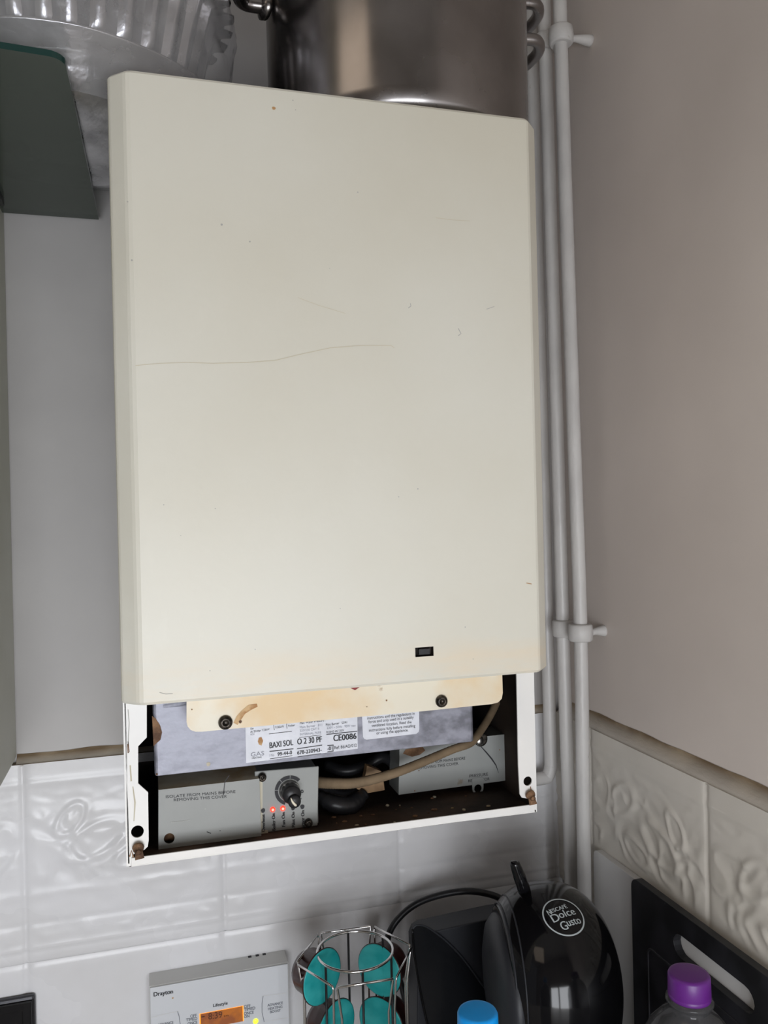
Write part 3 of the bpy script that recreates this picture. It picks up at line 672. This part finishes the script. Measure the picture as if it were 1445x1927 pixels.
def clip(x, y, z, label, tail=True, s=1.0):
    b = MB(); R0 = .0122 * s; hgt = .0095
    prof = [(R0 * .86, -hgt), (R0, -hgt + .0015), (R0 * 1.02, 0), (R0, hgt - .0015), (R0 * .86, hgt)]
    b.lathe(prof, (x, y, z), (0, 0, 1), 'pipe', 24, fn=lambda a, h: 1 + .05 * noise.noise(Vector((cos(a) * 2 + x * 90, sin(a) * 2, h * 200))))
    if tail:
        b.tube(smooth_path([(x + .007, y, z), (x + .013, y, z - .001), (x + .020, y, z), (RW + .013, y, z)], 4), [.0055, .0052, .0045, .0042, .004, .0038, .0038, .0038, .0042, .0048, .0055, .0062, .0066][:13], 'pipe', 12)
    return tag(b.build('pipe_clip'), label, 'pipe clip', 'painted pipe clips')
zc = 2.0365
clip(.4500, .810, zc + .004, 'upper paint-clogged pipe clip on the nearest pipe, bracketed to right wall', True, 1.1)
clip(.4495, .846, zc + .016, 'upper pipe clip on the middle pipe beside the steel pot', False)
clip(.4300, .893, zc - .008, 'upper pipe clip partly hidden behind the pot handle', False)
zc = PY(1093, 1190, .81).z
clip(.4572, .810, zc, 'lower pipe clip on the nearest pipe, with stub into the right wall', True, 1.1)
clip(.4555, .846, zc, 'lower pipe clip on the middle pipe beside boiler bottom', False)
clip(.4300, .893, zc, 'lower pipe clip mostly hidden by the right edge of the boiler door', False)

# ================================================================== POT ON THE BOILER
pc = Vector((.2405, .752, ZT)); pr = .1235
pot = thing('stock_pot', 'large tarnished stainless steel stock pot standing on top of the boiler', 'pot', pc)
b = MB()
b.lathe([(.0, .010), (pr - .012, .010), (pr - .005, .013), (pr - .0012, .019), (pr, .030), (pr + .0005, .12), (pr + .001, .215), (pr + .004, .219), (pr + .004, .222), (pr - .001, .222), (pr - .002, .20), (pr - .003, .03), (0, .022)], pc, (0, 0, 1), 'pot', 96)
b.build('pot_body', pot)
b = MB(); b.lathe([(0, 0.0003), (pr - .012, .0003), (pr - .010, .003), (pr - .010, .0098), (0, .0098)], pc, (0, 0, 1), 'potdark', 64); b.build('base_disc', pot, label='base disc with shadow painted into its dark colour')
for ang in (math.radians(8),):
    for zz in (.146, .182):
        c = pc + Vector((cos(ang) * pr, sin(ang) * pr, zz)); tdir = Vector((-sin(ang), cos(ang), 0)); o_ = Vector((cos(ang), sin(ang), 0))
        b = MB(); b.tube(smooth_path([c - tdir * .034 - o_ * .002, c - tdir * .036 + o_ * .014, c - tdir * .022 + o_ * .026 , c + o_ * .029, c + tdir * .022 + o_ * .026, c + tdir * .036 + o_ * .020, c + tdir * .034 - o_ * .002], 6), .0058, 'pot', 12)
        b.build('side_handle', pot)
ang = math.radians(200); c = pc + Vector((cos(ang) * pr, sin(ang) * pr, .141)); tdir = Vector((-sin(ang), cos(ang), 0)); o_ = Vector((cos(ang), sin(ang), 0))
b = MB(); b.tube(smooth_path([c - tdir * .030, c - tdir * .034 + o_ * .024, c + o_ * .042, c + tdir * .034 + o_ * .024, c + tdir * .030], 8), .0065, 'pot', 12); b.lathe([(0, 0), (.011, .002), (.012, .006), (.004, .010), (0, .011)], c - tdir * .03 - o_ * .002, o_, 'pot', 16)
b.build('side_handle', pot)

# ================================================================== GLASS SHELF, FOIL TRAY IN ITS BAG
GZ = 1.832
b = MB(); t0 = .0045
gx = -.0452
o1 = [Vector((LW, .584, GZ)), Vector((gx - .014, .590, GZ))]
o1 += [Vector((gx - .014 + .012 * sin(a), .602 - .012 * cos(a), GZ)) for a in [pi / 2 * k / 5 for k in range(1, 6)]]
o1 += [Vector((gx + .003, .902, GZ)), Vector((LW, .902, GZ))]
b.plate([o1], (0, 0, t0), 'glass', side='glassedge')
sh = b.build('glass_shelf', weld=True); tag(sh, 'green-tinted glass shelf with rounded front corner at upper left, left of boiler', 'shelf')
bb = MB(); bb.box((LW, .84, GZ - .007), (LW + .008, .862, GZ - .0002), 'black'); bb.build('bracket', sh)

tc_ = Vector((-.062, .755, ZT + .0012)); TO = Vector((0, 0, .042))
tray = thing('foil_roasting_tin', 'ribbed aluminium foil roasting tin resting on the glass shelf and boiler top', 'foil tray', tc_)
b = MB()
def ribf(a, h): return 1 + (.030 * (1 if sin(a * 34) > 0 else -1) if .012 < h < .085 else 0)
b.lathe([(0, .0), (.095, .0), (.106, .003), (.112, .014), (.119, .045), (.128, .075), (.134, .078), (.142, .080), (.143, .083), (.130, .082), (.108, .006), (0, .004)], tc_ + TO, (0, 0, 1), 'foil', 200, sx=1.0, sy=.95, fn=ribf)
b.build('tray_body', tray)
b = MB(); b.lathe([(0, 0), (.080, .0), (.096, .004), (.108, .018), (.118, .036), (.128, .040), (.129, .0415), (.10, .0418), (0, .0418)], tc_, (0, 0, 1), 'foil', 120, sy=.95, fn=lambda a, h: 1 + .03 * noise.noise(Vector((cos(a) * 3, sin(a) * 3, h * 40))))
tag(b.build('foil_dish'), 'shallow crumpled foil dish under the ribbed foil tin, on the glass shelf', 'foil dish')
b = MB(); b.lathe([(.112, .086), (.128, .095), (.132, .13), (.134, .17), (.139, .173), (.139, .176), (.130, .174), (.126, .13), (.110, .092)], tc_ + TO, (0, 0, 1), 'foil', 96, sy=.95)
tag(b.build('steel_bowl'), 'shiny metal bowl stacked in the foil tin at the top left', 'bowl')
b = MB()
def bagp(u, v):
    a = 2 * pi * u; h = -.001 + .25 * v
    pr_ = (.03 + .098 * min(1, v / .06) ** .5) if v < .06 else .128 + .016 * min(1, (v - .06) / .3)
    d = Vector((cos(a) * 3, sin(a) * 3, v * 6))
    k = noise.noise(d * 1.0) * .006 + abs(noise.noise(d * 2.4 + Vector((3, 1, 0)))) * .006
    rr = pr_ + (k if v > .06 else k * .3)
    x, y, z = cos(a) * rr, sin(a) * rr * .98, h
    return tc_ + Vector((x, min(y, .145), max(z, -.0005) + .0006))
b.grid(120, 60, bagp, 'bagfilm')
bag = tag(b.build('plastic_bag'), 'crumpled clear plastic bag wrapped around the foil tin at the top left', 'plastic bag')

# ================================================================== TIMER
TY = .877
tx0, tx1, tzt = PY(282, 1860, TY).x, PY(541, 1814, TY).x + .0004, 1.0355
tm = thing('heating_timer', 'white heating programmer with amber display, fixed to the wall tiles', 'timer', ((tx0 + tx1) / 2, BW, .95))
b = MB(); b.box((tx0 - .0006, TY + .003, .945), (tx1 + .0012, BW + .0005, tzt + .0003), 'timertop')
b.box((tx0 + .001, TY + .0015, .946), (tx1, TY + .003, tzt), 'timertop'); b.build('housing', tm, bevel=.0012)
b = MB(); b.box((tx0, TY, .945), (tx1, TY + .0016, tzt), 'timer'); fp = b.build('front_panel', tm, bevel=.0006)
b = MB()
for x in (470, 484, 497):
    p = PZ(x, 1801 - (x - 470) * .18, tzt); b.box((p.x - .0018, p.y - .002, tzt + .0002), (p.x + .0018, p.y + .003, tzt + .0005), 'print')
b.build('vent_slot', tm, weld=False)
b = MB()
def tt(*a, **k): textY(b, *a, Y=TY, **k)
tt('Drayton', (289, 1875), (325, 1869), 8, bold=.0004); tt('Lifestyle', (401, 1895), (428, 1890), 6, bold=.0002)
M['glyph'] = mat('grey_blue_print', (.16, .17, .20), .6)
for s_, p, q in (('OFF', (459, 1897), (471, 1895)), ('TIMED', (459, 1903), (480, 1899)), ('ONCE', (459, 1910), (477, 1907)), ('ON', (459, 1916), (469, 1914))): tt(s_, p, q, 5.5, m='glyph', bold=.0002)
for s_, p, q in (('OFF', (358, 1915), (370, 1913)), ('TIMED', (350, 1922), (371, 1919)), ('ONCE', (353, 1929), (371, 1926)), ('ON', (360, 1936), (371, 1934))): tt(s_, p, q, 5.5, m='glyph', bold=.0002)
for s_, p, q in (('ADVANCE', (503, 1894), (532, 1889)), ('HEATING', (504, 1901), (531, 1896)), ('BOOST', (508, 1906.5), (528, 1903))): tt(s_, p, q, 4.8, m='glyph', bold=.0002)
tt('ADVANCE', (297, 1931), (326, 1926), 5, m='glyph', bold=.0002)
dot(b, 325, 1878, .0009, TY, 'stain')
mark(b, [(284, 1915), (310, 1908), (335, 1903)], .00018, TY, 'timertop'); mark(b, [(334, 1903), (337, 1912), (339, 1927), (339, 1945)], .0003, TY, 'glyph')
mark(b, [(495, 1874), (493, 1888), (493, 1905), (497, 1923)], .0003, TY, 'glyph'); mark(b, [(495, 1874), (543, 1868)], .00018, TY, 'timertop'); mark(b, [(497, 1923), (544, 1914)], .00018, TY, 'timertop')
b.build('lettering', fp, weld=False, label='dark blue-grey wording')
dz = PY(375, 1907, TY); de = PY(458, 1893, TY); db = PY(376, 1937, TY)
b = MB(); b.box((dz.x, TY - .0003, db.z), (de.x, TY + .0002, (dz.z + de.z) / 2), 'lcdrim'); b.box((dz.x + .0012, TY - .0005, db.z), (de.x - .0010, TY, (dz.z + de.z) / 2 - .0004), 'lcd')
dsp = b.build('display', tm, label='amber lit liquid-crystal display')
b = MB(); textY(b, '8:39', (392, 1918), (418, 1914), 12, TY, m='lcdink', off=.0008); textY(b, 'am', (421, 1913), (430, 1912), 5, TY, m='lcdink', off=.0008)
mark(b, [(379, 1913), (385, 1912)], .0006, TY, 'lcdink', off=.0008); b.build('digits', dsp, weld=False)
b = MB(); c = PY(481, 1921.5, TY); b.lathe([(.0028, 0), (.0028, .0006), (.002, .0012), (0, .0014)], c, (0, -1, 0), 'ledgreen', 16); b.build('indicator_light', tm, label='glowing yellow-green light')

# ================================================================== BLACK SOCKET
b = MB(); c = PY(65, 1877, .895); 
sx1, sz1 = c.x, c.z; SYk = .895
b.box((sx1 - .146, SYk + .003, sz1 - .086), (sx1, BW + .0006, sz1), 'socketrim')
so = tag(b.build('socket_plate', bevel=.003), 'black glossy socket plate on the tiles at the bottom left corner', 'socket')
b = MB(); i0 = [Vector((sx1 - .143, SYk + .0028, sz1 - .083)), Vector((sx1 - .003, SYk + .0028, sz1 - .083)), Vector((sx1 - .003, SYk + .0028, sz1 - .003)), Vector((sx1 - .143, SYk + .0028, sz1 - .003))]
i1 = [Vector((sx1 - .134, SYk + .0028, sz1 - .074)), Vector((sx1 - .012, SYk + .0028, sz1 - .074)), Vector((sx1 - .012, SYk + .0028, sz1 - .012)), Vector((sx1 - .134, SYk + .0028, sz1 - .012))]
b.plate([i0, i1], (0, -.003, 0), 'blackgloss'); b.build('frame', so, bevel=.001)
b = MB(); b.box((sx1 - .134, SYk + .001, sz1 - .074), (sx1 - .012, SYk + .0029, sz1 - .012), 'blackgloss'); b.build('face_plate', so)

# ================================================================== CAPSULE RACK
rc0 = PY(668, 1789, .78); rz = rc0.z; rk = Vector((rc0.x, .78, .90))
rack = thing('capsule_rack', 'chrome wire coffee capsule carousel standing beside the coffee machine', 'capsule rack', rk)
wr = .00115
b = MB(); b.tube([Vector((rk.x + 0.0370 * cos(a), rk.y + 0.0370 * sin(a), rz)) for a in [2 * pi * k / 48 for k in range(48)]], .0014, 'chrome', 10, closed=True); b.build('top_ring', rack)
AP = .0500; hz = rz - .004
for k in range(6):
    a = math.radians(-93 + 60 * k); o_ = Vector((cos(a), sin(a), 0)); t_ = Vector((-sin(a), cos(a), 0))
    c = Vector((rk.x, rk.y, hz)) + o_ * AP; hw = .0280
    b = MB()
    def side(s_):
        e = c + t_ * s_ * hw
        return [e + Vector((0, 0, 0)) , e - t_ * s_ * .002 + Vector((0, 0, -.003)) - o_ * .001, e - t_ * s_ * .006 - o_ * .004 + Vector((0, 0, -.032)), e - t_ * s_ * .006 - o_ * .004 + Vector((0, 0, -.05)), Vector((e.x, e.y, .906)) - t_ * s_ * .006 - o_ * .004]
    L_ = list(reversed(side(-1)))[:-1]; R_ = side(1)[1:]
    pth = L_ + [c - t_ * (hw - .002), c, c + t_ * (hw - .002)] + R_
    b.tube(pth, wr, 'chrome', 8)
    b.build('lane_wire', rack)
    b = MB(); q = Vector((rk.x, rk.y, 0)) + Vector((cos(a), sin(a), 0)) * 0.0370
    b.tube([Vector((q.x, q.y, rz)), Vector((q.x, q.y, .906))], .0012, 'black', 8); b.build('upright_wire', rack)
b = MB(); b.lathe([(0, 0.0003), (.062, .0003), (.064, .003), (.062, .006), (0, .006)], rk, (0, 0, 1), 'chrome', 48); b.build('base_plate', rack)
# capsules
capname = {}
def make_capsule(label, c, nrm):
    n_ = Vector(nrm).normalized(); c = Vector(c)
    t = thing('coffee_capsule', label, 'coffee capsule', c, 'capsules in the rack')
    b = MB(); b.lathe([(.0262, -.0004), (.0265, -.0012), (.0255, -.002), (.0225, -.003), (.0205, -.020), (.017, -.026), (0, -.028)], c, n_, 'capsule', 40); b.build('cup', t)
    b = MB(); b.lathe([(0, .0003), (.018, .0004), (.0245, .0003), (.0258, 0), (.0258, -.0004)], c, n_, 'teal', 40); b.build('foil_lid', t, label='teal foil lid')
    return t
la = math.radians(-84 + 60 * 4 + 8); ra = math.radians(-84 + 60 * 2 + 12)
def lane_pos(a, rr, z): return Vector((rk.x + cos(a) * rr, rk.y + sin(a) * rr, z))
specs = []
la_c = PY(607, 1838, .785); ra_c = PY(713, 1826, .800)
for k, (lab_, pp, a) in enumerate((('teal-lidded coffee capsule topmost in the left lane of the rack', la_c, math.radians(162)), ('teal-lidded coffee capsule lower in the left lane, under another', Vector((la_c.x + .012, la_c.y - .004, la_c.z - .050)), math.radians(158)), ('teal-lidded coffee capsule topmost in the right lane, seen through the ring', ra_c, math.radians(40)), ('teal-lidded coffee capsule lower in the right lane of the rack', Vector((ra_c.x, ra_c.y - .002, ra_c.z - .053)), math.radians(42)))):
    make_capsule(lab_, pp, (-cos(a), -sin(a), 0) if k > 1 else (cos(math.radians(-56)), sin(math.radians(-56)), 0.0))

# ================================================================== COFFEE MACHINE
mc = PY(1034, 1800, .702); mc.z = 1.078; EA, EB, EN = .0625, .081, 2.3
THM = math.radians(13); EX = Vector((cos(THM), -sin(THM), 0)); EY = Vector((sin(THM), cos(THM), 0))
cm = thing('coffee_machine', 'round black pod coffee machine standing in the corner by the pipes', 'coffee machine', (mc.x, mc.y, .90))
def surf(p):
    """push p onto the rounded head"""
    d = p - mc; yy = d.dot(EY) / EB; zz = d.z / (EB * (1.02 if d.z > 0 else 1.18)); xx = d.dot(EX) / EA
    Fv = (abs(xx) ** EN + (yy * yy + zz * zz) ** (EN / 2)) ** (1 / EN)
    return mc + d / Fv
b = MB(); NU, NV = 96, 64; vs = []
for j in range(NV + 1):
    th = pi * j / NV
    for i in range(NU):
        ph = 2 * pi * i / NU; vs.append(surf(mc + (EX * cos(th) + EY * (sin(th) * cos(ph)) + Vector((0, 0, sin(th) * sin(ph)))) * .05))
vs = [v if (v - mc).dot(EX) > -.0462 else v - EX * ((v - mc).dot(EX) + .0462) for v in vs]
b.add(vs, [(j*NU+i, j*NU+(i+1) % NU, (j+1)*NU+(i+1) % NU, (j+1)*NU+i) for j in range(NV) for i in range(NU)], 'blackgloss', True)
head = b.build('head', cm, label='glossy black head')
# matt side cap
sc = mc - EX * .0465 + Vector((0, 0, -.006)); b = MB()
b.lathe([(.0585, -.012), (.0600, -.004), (.0590, .001), (.053, .0065), (.040, .0105), (.02, .0128), (0, .0134)], sc, -EX, 'blackmatte', 72, sx=1.14, sy=1)
b.build('side_cap', cm, label='matt black side cap')
for xo, r_ in ((-.044, .0012), (-.037, .0008)):
    b = MB(); P = []
    for k in range(90):
        a = 2 * pi * k / 90; yy, zz = cos(a), sin(a)
        lo, hi = .01, .12
        for _ in range(24):
            md = (lo + hi) / 2; p = mc + EX * xo + EY * (yy * md) + Vector((0, 0, zz * md))
            if (surf(p) - mc).length > (p - mc).length: lo = md
            else: hi = md
        P.append(mc + EX * xo + EY * (yy * lo) + Vector((0, 0, zz * lo)))
    b.tube(P, r_, 'blackmatte', 8, closed=True); b.build('seam_ring', cm)
# body and base beneath
b = MB(); b.lathe([(.062, 0), (.064, .01), (.055, .02), (.045, .06), (.05, .12)], (mc.x, mc.y + .02, .9003), (0, 0, 1), 'blackmatte', 48); b.build('stand', cm)
# lever
lp0 = PY(984, 1668, .712); lp1 = PY(969, 1626, .712)
b = MB(); b.tube(smooth_path([lp0 + Vector((.003, 0, -.012)), lp0, (lp0 + lp1) / 2, lp1, lp1 + Vector((-.0003, 0, .003))], 5), [.0062] * 6 + [.006] * 5 + [.0055, .0055, .0053, .005, .0048, .0046, .0042, .0035, .0026, .001][:10], 'blackgloss', 14); b.build('lever', cm)
# water tank behind, to the left
TKY = .800
b = MB()
tk = [(763, 1985), (768, 1900), (769, 1800), (768, 1752), (773, 1738), (784, 1730), (800, 1727), (850, 1716), (915, 1702), (1010, 1690), (1010, 1990)]
b.plate([polyY(tk, TKY + .03)], (0, -.03, 0), 'blackmatte'); tank = b.build('water_tank', cm, bevel=.006, bseg=4, angle=50, label='black water tank with curved clear front')
b = MB(); fr = [(776, 1748), (784, 1741), (800, 1743), (822, 1757), (845, 1776), (872, 1805), (905, 1850), (935, 1895), (950, 1990), (822, 1990), (805, 1930), (788, 1850), (779, 1790)]
pf = polyY(fr, TKY - .001); b.plate([pf], (0, .002, 0), 'tank'); b.tube(smooth_path(polyY(fr[:9], TKY - .002), 5), .0011, 'blackmatte', 8); b.tube(smooth_path(polyY([(950, 1990), (822, 1990), (805, 1930), (788, 1850), (779, 1790), (776, 1748)], TKY - .002), 5), .0013, 'blackgloss', 8)
b.build('tank_window', tank, weld=False)
# logo laid onto the curved head
def hit(x, y):
    r_ = ray(x, y).normalized(); o_ = Vector((0, 0, EYE)); a0, a1 = .4, .9
    def g(t): d = o_ + r_ * t - mc; return (surf(o_ + r_ * t) - mc).length - d.length
    tt_ = .5
    while tt_ < 1.1 and g(tt_) < 0: tt_ += .001
    lo, hi = tt_ - .001, tt_
    for _ in range(20):
        md = (lo + hi) / 2
        if g(md) < 0: lo = md
        else: hi = md
    return o_ + r_ * hi
C0 = hit(1060, 1724); ux = hit(1092, 1717) - C0; uy = hit(1053, 1692) - C0
nn = ux.cross(uy).normalized(); ux.normalize(); uy = nn.cross(ux).normalized()
def onhead(a, c_):
    p = surf(C0 + ux * a + uy * c_); d = (p - mc).normalized(); return p + d * .0004
b = MB(); n = 64; LR = .0195; vs = []
for i in range(n):
    a = 2 * pi * i / n
    for r_ in (LR, LR - .0014): vs.append(onhead(cos(a) * r_, sin(a) * r_))
b.add(vs, [(2*i, 2*i+1, (2*i+3) % (2*n), (2*i+2) % (2*n)) for i in range(n)], 'logo')
def lt(txt, x0, x1, y, cap, bold=.0003):
    v_, f_, w = textmesh(txt)
    for o2 in (0, bold):
        b.add([onhead(x0 + o2 + v.x / w * (x1 - x0), y + v.y / .7 * cap) for v in v_], f_, 'logo')
lt('N', -.0122, -.0088, .0052, .0055); lt('ESCAFÉ', -.0084, .0085, .0062, .0040); 
lt('D', -.0120, -.0045, -.0030, .0080); lt('olce', -.0040, .0125, -.0015, .0072)
lt('G', -.0080, -.0018, -.0125, .0082); lt('usto', -.0010, .0130, -.0105, .0072)
b.build('logo', head, weld=False, label='pale grey round printed logo')
# mains cable
b = MB(); b.tube(smooth_path([PY(722, 1850, .86), PY(726, 1790, .86), PY(733, 1755, .86), PY(752, 1726, .86), PY(785, 1700, .86), PY(830, 1684, .86), PY(880, 1677, .855), PY(925, 1684, .85), PY(960, 1700, .84)], 8), .0036, 'black', 12)
b.tube(smooth_path([PY(758, 1990, .85), PY(764, 1900, .85), PY(745, 1830, .85), PY(722, 1850, .86)], 6), .0034, 'black', 10)
b.build('power_cable', cm)

# ================================================================== CUTTING BOARD
BX = .4585
def bp_(pts): return [PX(x, y, BX) for x, y in pts]
yb0 = PX(1188, 1700, BX).y; zt_ = PX(1200, 1658, BX).z; yb1 = yb0 - .36
def rnd(cy_, cz_, r_, a0, a1, n=6): return [Vector((BX, cy_ + r_ * cos(math.radians(a0 + (a1 - a0) * k / n)), cz_ + r_ * sin(math.radians(a0 + (a1 - a0) * k / n)))) for k in range(n + 1)]
rr = .010
outer = rnd(yb0 - rr, zt_ - rr, rr, 0, 90) + rnd(yb1 + rr, zt_ - rr, rr, 90, 180) + rnd(yb1 + rr, .9105, rr, 180, 270) + rnd(yb0 - rr, .9105, rr, 270, 360)
# slot ends measured on the board plane
sA = PX(1272, 1742, BX); sB = PX(1405, 1872, BX); zc_ = (zt_ - .0315); hr_ = .0105
slot = rnd(sA.y - .006, zc_, hr_, 90, -90, 8) + list(rnd(sB.y + .002, zc_, hr_, -90, -270, 8))
b = MB(); b.plate([outer, slot], (.008, 0, 0), 'boardm')
cb = b.build('cutting_board', bevel=.0015); tag(cb, 'speckled black cutting board with a handle slot leaning on right wall tiles', 'cutting board')
b = MB(); g = [Vector((BX - .0002, yb0 - .040, zt_ - .060)), Vector((BX - .0002, yb0 - .20, zt_ - .060))]
for off in (.0,):
    ring = rnd(yb0 - .035, zt_ - .065, .008, 0, 90) + rnd(yb1 + .03, zt_ - .065, .008, 90, 180) + rnd(yb1 + .03, .935, .008, 180, 270) + rnd(yb0 - .035, .935, .008, 270, 360)
    b.tube([p - Vector((.0001, 0, 0)) for p in ring], .0012, 'boardm', 8, closed=True)
b.build('juice_ridge', cb)

# ================================================================== BOTTLES
def bottle(name, label, c, rcap, hcap, capm, shoulder, tilt=None, body='bottleg'):
    t = thing(name, label, 'bottle', (c.x, c.y, .90))
    b = MB(); n = 60
    prof = [(rcap * .97, 0), (rcap, .001), (rcap, .0025), (rcap * .985, .003), (rcap * .985, .0035), (rcap, .004), (rcap * .985, hcap - .002), (rcap * .93, hcap - .0004), (rcap * .80, hcap), (0, hcap)]
    b.lathe(prof, c, (0, 0, 1), capm, n * 2, fn=lambda a, h: 1 + (.012 * cos(a * 60) if .004 < h < hcap - .003 else 0)); b.build('cap', t)
    b = MB(); z0 = .9004 - c.z
    b.lathe([(rcap * .85, .002), (rcap * 1.12, -.0005), (rcap * 1.12, -.0025), (rcap * .9, -.004), (rcap * .95, -.008)] + shoulder + [(shoulder[-1][0], z0 + .01), (shoulder[-1][0] * .9, z0), (0, z0)], c, (0, 0, 1), body, 64)
    b.build('bottle_body', t)
    return t
c = PY(1297, 1866, .50); c.z -= .004
bottle('drinks_bottle', 'clear plastic bottle with a purple screw cap in front of the cutting board', c, .0147, .0175, 'purple', [(.020, -.013), (.028, -.022), (.034, -.034), (.037, -.055), (.037, -.10)])
c = PY(899, 1925, .50); c.z -= .012
bottle('milk_bottle', 'bottle with a bright blue cap, bottom edge below the coffee machine', c, .0135, .0200, 'blue', [(.018, -.015), (.028, -.03), (.034, -.05), (.034, -.10)])
